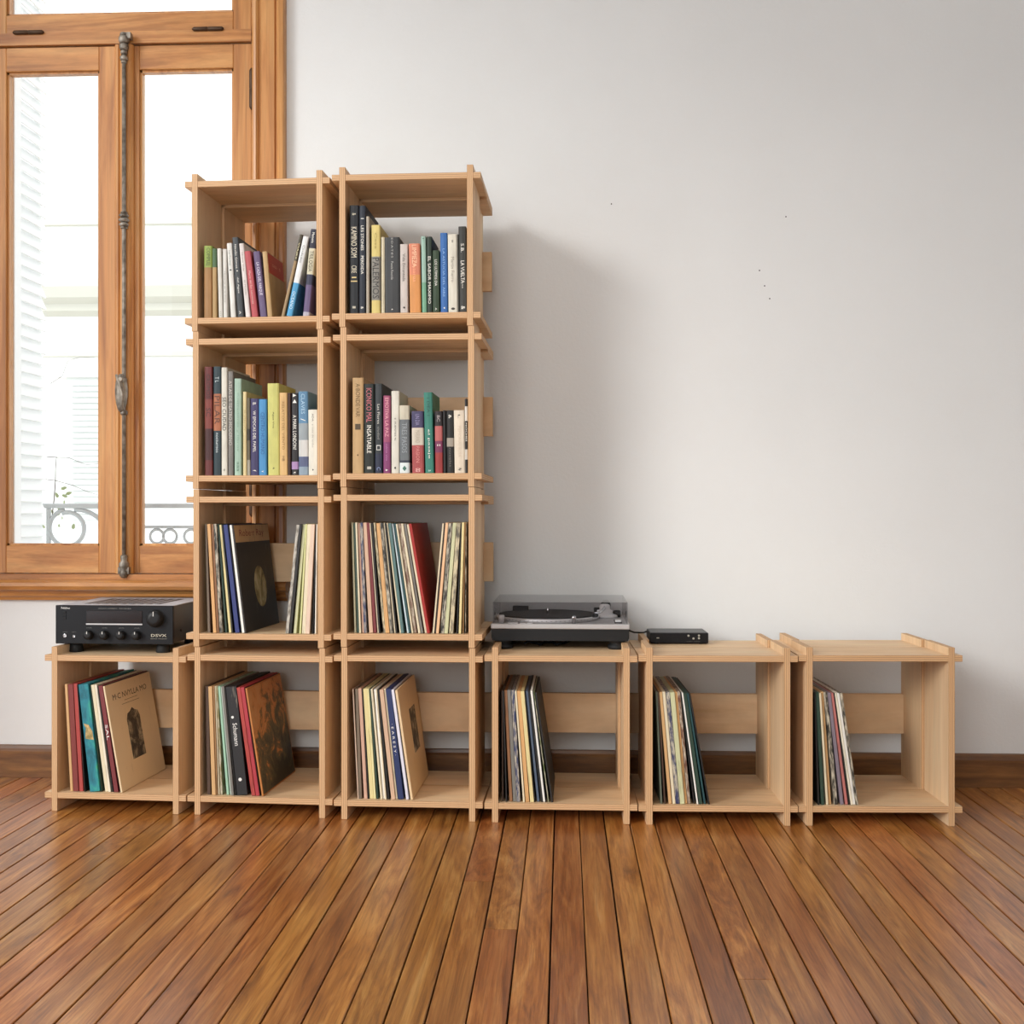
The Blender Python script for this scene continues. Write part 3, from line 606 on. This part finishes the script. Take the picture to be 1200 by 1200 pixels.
# key: (description, cover colour, depth, [(from, to, colour) bands as fractions of the height], [(text, colour, centre, length, height fraction)])
BK = {
 'b01': ('brown book with a bright green top to its spine', 'A8783C', .16, [(.70, 1, '8FA63A')], [('COMPLEJ', '3A4A1E', .85, .24, .6)]),
 'b02': ('tan book with a dark green top to its spine', 'B89356', .15, [(.73, 1, '4A6A42')], []),
 'b03': ('slim off-white book beside the dark green topped one', 'D8D4C8', .15, [], [('· · ·', '6A675E', .06, .06, .3)]),
 'b04': ('off-white book with faint grey spine print', 'DAD6CC', .15, [], [('Historia de la Casa', '8A867C', .45, .45, .3)]),
 'b05': ('white book with a small dark dot, beside charcoal book', 'E2DFD6', .15, [], [('Las Formas', '7A8A86', .8, .2, .3), ('•', K_, .64, .02, .4)]),
 'b06': ('tall charcoal book with white spine print', '44474A', .17, [], [('Nicolás Gómez', W_, .76, .3, .32), ('•', W_, .58, .018, .2), ('del Agua', W_, .4, .2, .34), ('A', W_, .06, .04, .3)]),
 'b07': ('pinkish white narrow book beside a red one', 'E4D9D2', .15, [], [('Nueva Vida', '8A7A74', .75, .25, .3), ('El Mundo', '9A8C86', .4, .2, .3)]),
 'b08': ('red paperback leaning among books', 'C24A50', .14, [], [('Mario del Sur Lecciones', 'E8B8B0', .45, .5, .3)]),
 'b09': ('purple paperback with white spine lettering', '67547A', .14, [], [('LA CAZA DEL PARQUE', 'E4DCEA', .58, .5, .5)]),
 'b10': ('tan book with a red block on its cover', 'C7A064', .15, [], []),
 'b11': ('thin dark and brown book leaning beside a white and blue one', 'A88A5C', .15, [(.68, 1, '4E4634')], [('VIAJES', 'E0D4A8', .8, .2, .6)]),
 'b12': ('leaning book, white above and bright blue below', 'E6E7E4', .15, [(0, .42, '3F9FD0')], [('Ciudades', '8A8C8C', .78, .22, .35), ('OCEANO', 'CFE6F0', .2, .22, .5)]),
 'b13': ('tall leaning book with dark top, cream middle, purple foot', '6A5780', .16, [(.78, 1, '2E2E40'), (.48, .78, 'D8CFAE'), (.36, .48, '34364E'), (0, .05, 'B9B2BE')], [('Memoria', W_, .9, .12, .4), ('TRILOGIA', '4A4636', .63, .24, .6)]),
 'c01': ('tall wide black book with cream lettering', '1E2126', .20, [], [('&', 'D8CDB4', .918, .02, .4), ('KAMINO SOM', 'DCD2BA', .66, .28, .62), ('CIRE', 'D8CDB4', .41, .07, .55), ('I', 'D8C084', .30, .01, .7), ('|', 'D8C084', .335, .012, .5), ('1', 'B9B2A0', .06, .02, .35)]),
 'c02': ('tall navy black book with small white capitals', '262C38', .20, [], [('I', W_, .88, .006, .5), ('LES STONES', W_, .70, .23, .45), ('PERDIDA', W_, .45, .17, .45), ('&', W_, .055, .022, .45)]),
 'c03': ('thin grey tan book between navy and yellow books', 'B4A791', .18, [], []),
 'c04': ('yellow book with a grey pictured band on its spine', 'DCC568', .16, [(.15, .645, '8E897E')], [('PALERMOS', '3A3733', .40, .46, .75), ('Casa', '9A8A44', .82, .18, .25)]),
 'c05': ('thin cream book beside the wide dark grey one', 'D0C3A0', .15, [], []),
 'c06': ('wide dark grey book with thin white spine print', '3E3F40', .15, [], [('E·D·A·T·E·S', 'B4B2AC', .86, .26, .13), ('Poesía Reunida', 'B4B2AC', .56, .24, .17), ('▲', W_, .05, .02, .1)]),
 'c07': ('pinkish grey book beside the orange one', 'CFC2B8', .14, [], [('Vida Encantada', '4C4642', .66, .4, .36), ('•', '3A3632', .08, .03, .3)]),
 'c08': ('orange paperback with paler lettering', 'E0913C', .14, [(.55, 1, 'E4825A')], [('LIMPIEZA', 'F0C8A4', .82, .32, .42), ('Historias', 'F2B088', .6, .3, .26)]),
 'c09': ('pale green narrow book beside the orange one', '9CC0AE', .15, [(0, .4, '6FA886')], [('·', '3C5A4C', .97, .012, .3)]),
 'c10': ('dark green book with large white capitals', '2C3A2E', .15, [], [('EL SABOR MAXIMO', W_, .43, .62, .55)]),
 'c11': ('short dark green book with white lettering', '33472F', .13, [], [('LOS ULTIMOS DIA', W_, .64, .42, .36), ('A', W_, .06, .04, .3)]),
 'c12': ('bright blue book beside a cream one', '2E6CB4', .15, [], [('LA ASTUCIA DEL AIRE', '8CB4E0', .5, .6, .3), ('▼', W_, .06, .025, .25)]),
 'c13': ('cream book with slanted grey script', 'E0D9C6', .15, [], [('Martín Fierro', '8C8474', .55, .32, .34), ('••', '6A6458', .91, .03, .2), ('●', '3A352E', .05, .03, .4)]),
 'c14': ('very thin dark book beside the cream one', '4A4842', .15, [], []),
 'c15': ('tall dark grey book with white lettering against side panel', '3C3C38', .16, [], [('S.B.', W_, .75, .1, .4), ('LA VUELTA', W_, .47, .26, .48), ('de Casa', 'BFBBB0', .38, .2, .24), ('&', W_, .055, .04, .5)]),
 'd01': ('tall dark red book with darker lettering', '6E2A28', .20, [(.14, .43, '4A2424'), (.43, .70, '8A3A2E')], [('CROMOS', '3A1616', .82, .22, .5), ('SC', '3A1616', .58, .08, .6)]),
 'd02': ('tall dark teal book with an orange pictured band', '2C3E44', .20, [(.41, .75, 'B5683C')], [('T L', 'C8D2D2', .88, .05, .5), ('PILAR', '5A3420', .6, .26, .7), ('nocturnos', 'C8D2D2', .3, .18, .3)]),
 'd03': ('tall cream white book with dark stencilled lettering', 'DAD5C4', .20, [], [('SEO CIUDAD', '2C2A26', .57, .31, .62), ('*', '4A463E', .05, .02, .4)]),
 'd04': ('tall grey book with crowded pale print', '7E7972', .20, [], [('ATLAS DE TEATRO MODERNO', 'C4BEB4', .6, .62, .6)]),
 'd05': ('pale sea green book with faint print', 'A3C2AC', .19, [], [('Ilustradores y libros', '7C9C88', .55, .6, .35), ('aaa', '5C7C68', .09, .1, .3)]),
 'd06': ('narrow pale yellow book', 'DCC688', .16, [], [('EL JARDIN', 'A08C50', .66, .24, .4)]),
 'd07': ('narrow dark mottled book beside a purple one', '6C6248', .15, [(0, .2, 'A8A08C'), (.45, .6, '3C3428')], []),
 'd08': ('purple navy book with white capitals', '413A66', .15, [], [('B.', W_, .93, .035, .4), ('W EPOCAS DEL PAPEL', W_, .57, .54, .34), ('f', W_, .06, .02, .4)]),
 'd09': ('bright blue book with darker blue lettering', '3C90C8', .15, [], [('CENTRO HUMANO', '1E5A90', .55, .55, .5), ('v', W_, .05, .02, .3)]),
 'd10': ('wide yellow green book with small dark script', 'CFCB62', .17, [], [('Agua Viva', '5C5A2C', .6, .18, .2), ('~', '4A4824', .075, .018, .2)]),
 'd11': ('orange tan book with brown lettering', 'DDB066', .15, [], [('RELATOS DEL VIENTO', '8E682E', .6, .58, .3), ('HB', '6A4C22', .2, .06, .3)]),
 'd12': ('thin dark brown book beside the orange tan one', '4A2E20', .15, [], []),
 'd13': ('black book with white arrows and a lilac square', '2E2A2C', .15, [(.07, .165, 'B48CC0')], [('▲', W_, .97, .04, .5), ('◀', W_, .9, .045, .6), ('A MARK LONDON?', W_, .52, .42, .5), ('t', W_, .03, .03, .3)]),
 'd14': ('blue grey book with a snowy pictured foot', '5A8CB0', .16, [(.42, .62, '9AA4A8'), (.22, .42, 'D4D2CC'), (.1, .22, '5A6488'), (0, .1, '8CA0B0')], [('CLAVES', 'A8C8DC', .85, .24, .4), ('/', W_, .66, .03, .5)]),
 'd15': ('short cream white paperback with faint print', 'E6E1D0', .13, [], [('ADA', '6A665C', .88, .12, .2), ('a casa de todas', 'A8A496', .6, .36, .2), ('▲', '3A3830', .08, .03, .18)]),
 'e01': ('wide tan book with brown lettering and a dark square', 'C8A066', .18, [], [('A·BONDE', '6A5028', .82, .24, .4), ('VAR', '6A5028', .64, .1, .4), ('■', '4C3C22', .487, .06, .5), ('•', '5A4424', .19, .02, .14)]),
 'e02': ('black green book with rose and white capitals', '262B25', .18, [], [('ICONICO MAL', 'C46A72', .76, .38, .52), ('INSATIABLE', W_, .38, .31, .42), ('■', 'B4B0A4', .06, .03, .4)]),
 'e03': ('dark slate book with a small white square outline', '34393C', .18, [(0, .22, '2A3046')], [('Las Flores', 'CFCBC0', .66, .22, .36), ('ciudad', '8C8A82', .45, .14, .3), ('□', W_, .285, .055, .6), ('C', '8C9CC8', .05, .035, .5)]),
 'e04': ('magenta book with pink lettering', '8E3A72', .15, [(.40, 1, 'A84A70')], [('EMOTIVA LA PAZ', 'E4A0A8', .72, .5, .5), ('calma viva', 'B878A8', .27, .22, .25), ('▲', W_, .04, .025, .35)]),
 'e05': ('cream white book with small black print', 'E2DDCC', .16, [], [('E. FUENTES N.', '3A3630', .53, .28, .2), ('•', K_, .065, .03, .22)]),
 'e06': ('grey book with cream top band and white sticker', '6E7376', .15, [(.79, 1, 'CFC5AC'), (.0, .155, 'DCE4E2'), (.155, .19, '3C4250')], [('TRES PASOS', '9AA0A2', .52, .44, .5), ('♦', '3C6A5C', .07, .08, .4)]),
 'e07': ('wide book banded purple, cream and red', 'B24A48', .14, [(.73, 1, '4A4468'), (.45, .73, 'D8CBB6')], [('UN DIA', '8C84A8', .86, .18, .35), ('MARIANO', 'A89C88', .59, .2, .4), ('PASION', 'D08880', .3, .26, .3), ('∞', 'E0B0A8', .05, .06, .4)]),
 'e08': ('tall teal book with white lettering low on spine', '2C8270', .16, [], [('el pasaje', W_, .36, .36, .3), ('I DEA I', '1A4C42', .82, .22, .3), ('a', 'C4D8D0', .03, .02, .3)]),
 'e09': ('book with black top over a red spine', 'A8302E', .14, [(.76, 1, '2C2426'), (.52, .76, 'C4605C'), (.33, .52, '84305A')], [('BC', 'B4A8A8', .88, .1, .4), ('=', W_, .45, .03, .4)]),
 'e10': ('narrow black book beside the red one', '1E1B1A', .14, [], []),
 'e11': ('black book with a small pale picture on its spine', '262422', .14, [(.42, .56, 'A89C8C')], [('&', W_, .9, .06, .4), ('novelas', '6C6862', .25, .3, .3)]),
 'e12': ('pale peach cream book with faint print', 'E8D8C0', .14, [], [('L', '2C2824', .9, .06, .2), ('MEMORIAL ELISA', 'CDBCA6', .5, .5, .3), ('~', '5C5248', .06, .04, .35)]),
 'e13': ('thin black and white book against side panel', '24211F', .14, [(.7, .9, 'D8D2C6'), (.18, .32, 'CFC9BE')], [('NOCHES', W_, .55, .25, .5)]),
}
_bm = {}
def book_mat(c):
    if c in _bm: return _bm[c]
    q = NT('cover_' + c); co, _ = q.coords((50, 50, 20))
    n = q.n('ShaderNodeTexNoise', i_Scale=1.0, i_Detail=3.0); q.l(co, n.inputs['Vector'])
    l0 = lin(c); gy = .3 * l0[0] + .6 * l0[1] + .1 * l0[2]; l0 = tuple((.86 * v + .14 * gy) * .93 for v in l0)
    q.l(q.ramp(n.outputs[0], [(.35, tuple(v * .86 for v in l0)), (.65, l0)]), q.p.inputs['Base Color'])
    q.p.inputs['Roughness'].default_value = .55; q.p.inputs['Specular IOR Level'].default_value = .35; _bm[c] = q.m; return q.m
_ink = {}
def ink(c):
    if c not in _ink: _ink[c] = plain('ink_' + c, c, .55)
    return _ink[c]
def case_poly(t, d, e):
    cth = min(.0016, t * .2)
    o = [(-e, d), (-e, .003), (t * .12, .0009 - e), (t * .5, -e), (t * .88, .0009 - e), (t + e, .003), (t + e, d)]
    i = [(t - cth, d), (t - cth, .004), (cth, .004), (cth, d)]
    return o + i
for ck, rows in BOOKS:
    M, zs, W, H, rot = CUBES[ck]
    for key, foot, th, h, lean in rows:
        desc, colr, dep, bands, texts = BK[key]
        t, h = th / 1000, h / 1000
        b = thing('book', desc + ' ' + WHERE[ck] if len((desc + ' ' + WHERE[ck]).split()) <= 16 else desc + ' ' + ' '.join(WHERE[ck].split(',')[0].split()), 'book', group='books ' + WHERE[ck])
        right = lean < -.6
        b.matrix_world = M @ Matrix.Translation((foot / 1000, .010 + rr.uniform(0, .004), zs + .0004)) @ Matrix.Rotation(R(-lean), 4, 'Y') @ Matrix.Translation((-t if right else 0, 0, 0))
        bm = bmesh.new(); prism(bm, case_poly(t, dep, 0), 0, h, 'Z'); cv = obj('cover', bm, book_mat(colr), b)
        c = min(.0016, t * .2) + .0002
        obj('pages', box(c, t - c, .0045, dep - .003, .003, h - .003), m_pages, b)
        for z0, z1, bc in bands:
            bm = bmesh.new(); prism(bm, case_poly(t, dep, .00015), z0 * h + .0002, z1 * h - .0002, 'Z'); obj('spine_band', bm, book_mat(bc), b)
        for s, tc, zc, ln, hf in texts:
            obj('spine_lettering', text_mesh(s, ln * h, hf * t, 'down', (t / 2, -.0006, zc * h)), ink(tc), b)
        if key == 'b10':
            bm = bmesh.new(); bx(bm, t + .0001, t + .0004, .004, dep - .002, h * .68, h * .985); blk = obj('cover_block', bm, ink('B8402C'), b)
            obj('cover_lettering', text_mesh('· casa · d', .09, .012, 'side', (t + .0006, .07, h * .84)), ink('E0907A'), blk)

# ------------------------------------------------------------------ stereo receiver
AW, AH, AD = .3560, .1135, .315
az = .479 - .025; fz = .0275
a = thing('stereo_receiver', 'black stereo receiver with five knobs and dark display on plywood cube', 'receiver', (-1.5006, -.380, az), (0, 0, R(-1.6)))
obj('case', box(.003, AW - .003, .012, AD, fz + .002, fz + AH - .001, .002), m_blackside, a)
obj('front_panel', box(0, AW, 0, .012, fz, fz + AH, .0015), m_black, a)
obj('top_cover', box(.003, AW - .003, .0125, AD - .001, fz + AH - .0018, fz + AH, .0006), m_topsheen, a)  # thin plate carrying the painted window sheen
for fx in (.045, AW - .045):
    for fy in (.04, AD - .04):
        bm = bmesh.new(); lathe(bm, [(.020, 0), (.021, .003), (.019, fz * .6), (.017, fz + .004)], (fx, fy, 0), 'Z', 18); obj('foot', bm, m_rubber, a)
dsp = obj('display', box(.094, .264, -.0012, .001, fz + .062, fz + .098, .0008), m_display, a)
obj('display_trim', box(.094, .264, -.003, .001, fz + .0565, fz + .0605, .0006), m_silver, a)
def knob(x, z, r, l, name):
    bm = bmesh.new(); lathe(bm, [(r * 1.12, 0), (r * 1.12, -.002), (r, -.003), (r * .97, -l * .8), (r * .9, -l), (r * .4, -l - .0006)], (x, 0, z), 'Y', 28)
    k = obj(name, bm, m_blackpl, a); bm = bmesh.new(); bx(bm, x - .0009, x + .0009, -l - .0016, -l * .95, z + r * .35, z + r * .92); obj('pointer', bm, m_whiteprint, k); return k
for kx in (.1035, .150, .201, .2475): knob(kx, fz + .0265, .0125, .018, 'knob')
vk = knob(.304, fz + .076, .0235, .020, 'volume_knob')
for bx_, bz in ((.028, fz + .093), (.028, fz + .084), (.028, fz + .075)):
    obj('button', box(bx_ - .005, bx_ + .005, -.002, .001, bz - .0025, bz + .0025, .0006), m_blackpl, a)
bm = bmesh.new(); lathe(bm, [(.0055, 0), (.0055, -.002), (.0035, -.002), (.0035, -.0005)], (.029, 0, fz + .024), 'Y', 18); obj('headphone_socket', bm, m_chrome, a)
bm = bmesh.new(); lathe(bm, [(.004, 0), (.004, -.002), (.0025, -.002), (.0025, -.0005)], (.057, 0, fz + .022), 'Y', 18); obj('input_socket', bm, m_chrome, a)
obj('brand_lettering', text_mesh('Nikko', .026, .0062, 'flat', (.031, -.0006, fz + .1055)), m_whiteprint, a)
obj('panel_lettering', text_mesh('DSVX', .046, .008, 'flat', (.313, -.0006, fz + .0265)), ink('C9C2AC'), a)
obj('panel_lettering', text_mesh('stereo receiver', .050, .0026, 'flat', (.313, -.0006, fz + .017)), ink('9C978A'), a)
obj('panel_lettering', text_mesh('AM/FM STEREO  RECEIVER', .1, .0026, 'flat', (.18, -.0006, fz + .1045)), ink('8C8A84'), a)
for kx in (.1035, .150, .201, .2475): obj('panel_lettering', text_mesh('LEVEL', .016, .0022, 'flat', (kx, -.0006, fz + .0475)), ink('7C7A76'), a)
for lx in (.03, .057): obj('panel_lettering', text_mesh('INPUT', .014, .002, 'flat', (lx, -.0006, fz + .0345)), ink('7C7A76'), a)
for k in range(9):
    obj('vent_slot', box(.06 + k * .027, .078 + k * .027, .06, .26, fz + AH - .0005, fz + AH + .0003), m_blackpl, a)
bm = bmesh.new(); lathe(bm, [(.004, 0), (.004, .002), (.002, .0025)], (AW - .003, .07, fz + .035), 'X', 12); obj('screw', bm, m_rubber, a)

# ------------------------------------------------------------------ turntable
TW, TD = .4045, .325
tz = .4915 - .023
t_ = thing('turntable', 'silver and black turntable under a closed clear dust cover', 'turntable', (-.2147, -.362, tz), (0, 0, R(-.4)))
pb, ps, pt = .0265, .0605, .0755
bm = bmesh.new(); prism(bm, [(.006, pb), (TW - .006, pb), (TW - .002, pb + .008), (TW - .002, ps), (.002, ps), (.002, pb + .008)], .002, TD - .002, 'Y'); obj('base', bm, m_blackpl, t_)
obj('top_plate', box(0, TW, 0, TD, ps, pt, .0025, 2), m_plate, t_)
for fx in (.036, TW - .036):
    for fy in (.040, TD - .04):
        bm = bmesh.new(); lathe(bm, [(.024, 0), (.027, .003), (.027, .012), (.022, .014), (.022, .018), (.026, .020), (.024, pb + .002)], (fx, fy, 0), 'Z', 24); obj('foot', bm, m_rubber, t_)
pc = (.163, .168)
bm = bmesh.new(); lathe(bm, [(.150, pt - .001), (.156, pt + .002), (.157, pt + .010), (.153, pt + .0125), (.10, pt + .0125)], (*pc, 0), 'Z', 56); plat = obj('platter', bm, m_silver, t_)
bm = bmesh.new()
for k in range(72):
    an = 2 * math.pi * k / 72; lathe(bm, [(.0016, 0), (.0016, .0012)], (0, 0, 0), 'Z', 6)
    for v in bm.verts[-12:] if False else list(bm.verts)[-12:]: v.co += Vector((pc[0] + .1568 * math.cos(an), pc[1] + .1568 * math.sin(an), pt + .006))
obj('strobe_dot', bm, m_blackpl, plat)['kind'] = 'stuff'
bm = bmesh.new(); lathe(bm, [(.149, pt + .0125), (.149, pt + .016), (.148, pt + .0165)], (*pc, 0), 'Z', 56); mat_ = obj('slip_mat', bm, m_rubber, plat)
bm = bmesh.new(); lathe(bm, [(.0036, pt + .016), (.0036, pt + .030), (.0015, pt + .0335)], (*pc, 0), 'Z', 12); obj('spindle', bm, m_chrome, plat)
tb = (.338, .225)
bm = bmesh.new(); lathe(bm, [(.040, pt), (.040, pt + .006), (.034, pt + .009), (.024, pt + .012), (.024, pt + .022), (.016, pt + .024), (.016, pt + .038), (.010, pt + .041)], (*tb, 0), 'Z', 30); tbo = obj('tonearm_base', bm, m_silver, t_)
bm = bmesh.new(); tube(bm, [(tb[0] + .004, tb[1] + .06, pt + .034), (tb[0], tb[1], pt + .034), (tb[0] - .004, tb[1] - .06, pt + .032), (tb[0] - .012, tb[1] - .12, pt + .029), (tb[0] - .030, tb[1] - .165, pt + .026)], .0045, 10); arm = obj('tonearm', bm, m_chrome, t_)
bm = bmesh.new(); lathe(bm, [(.012, -.015), (.015, -.013), (.015, .013), (.012, .015)], (tb[0] + .005, tb[1] + .062, pt + .034), 'Y', 20); obj('counterweight', bm, m_blackpl, arm)
obj('headshell', box(tb[0] - .042, tb[0] - .024, tb[1] - .195, tb[1] - .160, pt + .017, pt + .027, .002), m_blackpl, arm)
bm = bmesh.new(); lathe(bm, [(.012, pt + .0), (.012, pt + .018), (.009, pt + .021)], (tb[0] + .038, tb[1] + .01, 0), 'Z', 20); obj('lift_lever', bm, m_blackpl, t_)
bm = bmesh.new(); lathe(bm, [(.006, pt), (.006, pt + .014), (.007, pt + .0145), (.007, pt + .020), (.005, pt + .022)], (.2425, .018, 0), 'Z', 18); obj('stylus_light', bm, m_chrome, t_)
bm = bmesh.new(); lathe(bm, [(.0085, pt), (.0085, pt + .016), (.0095, pt + .018), (.0095, pt + .022), (.007, pt + .024)], (.030, .020, 0), 'Z', 20); obj('power_switch', bm, m_silver, t_)
obj('start_button', box(.050, .080, .008, .028, pt - .0005, pt + .003, .001), m_silver, t_)
obj('speed_button', box(.084, .102, .008, .020, pt - .0005, pt + .002, .0008), m_silver, t_)
obj('speed_button', box(.105, .123, .008, .020, pt - .0005, pt + .002, .0008), m_silver, t_)
obj('pitch_slot', box(.362, .384, .03, .13, pt - .0005, pt + .0012, .0005), m_blackpl, t_)
obj('pitch_slider', box(.364, .382, .052, .066, pt + .0015, pt + .008, .001), m_whiteprint, t_)
obj('spare_headshell_holder', box(.05, .10, .275, .29, pt, pt + .03, .002), m_blackpl, t_)
cz = pt + .060
bm = bmesh.new(); th = .003; c0, c1, d0, d1 = .006, TW - .006, .006, TD - .004
bx(bm, c0, c1, d0, d0 + th, pt + .0008, cz); bx(bm, c0, c1, d1 - th, d1, pt + .0008, cz)
bx(bm, c0, c0 + th, d0 + th, d1 - th, pt + .0008, cz); bx(bm, c1 - th, c1, d0 + th, d1 - th, pt + .0008, cz)
bx(bm, c0, c1, d0, d1, cz, cz + th)
obj('dust_cover', bm, m_acryl, t_)
for hx in (.08, TW - .08): obj('hinge', box(hx - .018, hx + .018, TD - .006, TD + .008, pt - .01, pt + .022, .002), m_blackpl, t_)

# ------------------------------------------------------------------ small black box and cables
bz_ = .494 - .023
s = thing('phono_box', 'small low black electronic box with four buttons on plywood cube', 'electronic box', (.2590, -.224, bz_), (0, 0, R(1.0)))
BW, BH, BD = .1760, .0350, .130
obj('case', box(0, BW, .004, BD, .002, BH, .004, 3), m_blackside, s)
obj('front_panel', box(.001, BW - .001, 0, .006, .003, BH - .001, .0025, 2), m_black, s)
for fx in (.02, BW - .02):
    for fy in (.02, BD - .02):
        bm = bmesh.new(); lathe(bm, [(.007, 0), (.007, .0035)], (fx, fy, 0), 'Z', 14); obj('foot', bm, m_rubber, s)
obj('indicator', box(.019, .027, -.0008, .001, .0175, .0205, .0004), ink('B4B0A2'), s)
for ux, uz in ((.115, .026), (.130, .0175), (.1465, .0265), (.1465, .0185)):
    bm = bmesh.new(); lathe(bm, [(.0032, 0), (.0032, -.0012), (.0022, -.0018)], (ux, .0002, uz), 'Y', 14); obj('button', bm, ink('A8A498'), s)
obj('panel_lettering', text_mesh('menu  select', .04, .002, 'flat', (.13, -.0004, .009)), ink('6C6A64'), s)
bm = bmesh.new()
tube(bm, [(.184, -.075, .530), (.196, -.06, .512), (.205, -.09, .4975), (.216, -.13, .4968), (.232, -.145, .4975), (.245, -.14, .4975), (.256, -.10, .4965), (.268, -.082, .488), (.280, -.094, .486)], .0026, 8)
tag(obj('audio_cable', bm, m_rubber), 'black audio cable running from the turntable to the small black box', 'cable')
bm = bmesh.new()
tube(bm, [(-.12 + .012 * k, -.235 + .035 * math.sin(k * 1.3), tz + .0042 + .004 * (k % 2)) for k in range(12)], .0036, 8)
tag(obj('power_cable', bm, m_rubber), 'black cable bunched on the cube underneath the turntable', 'cable')
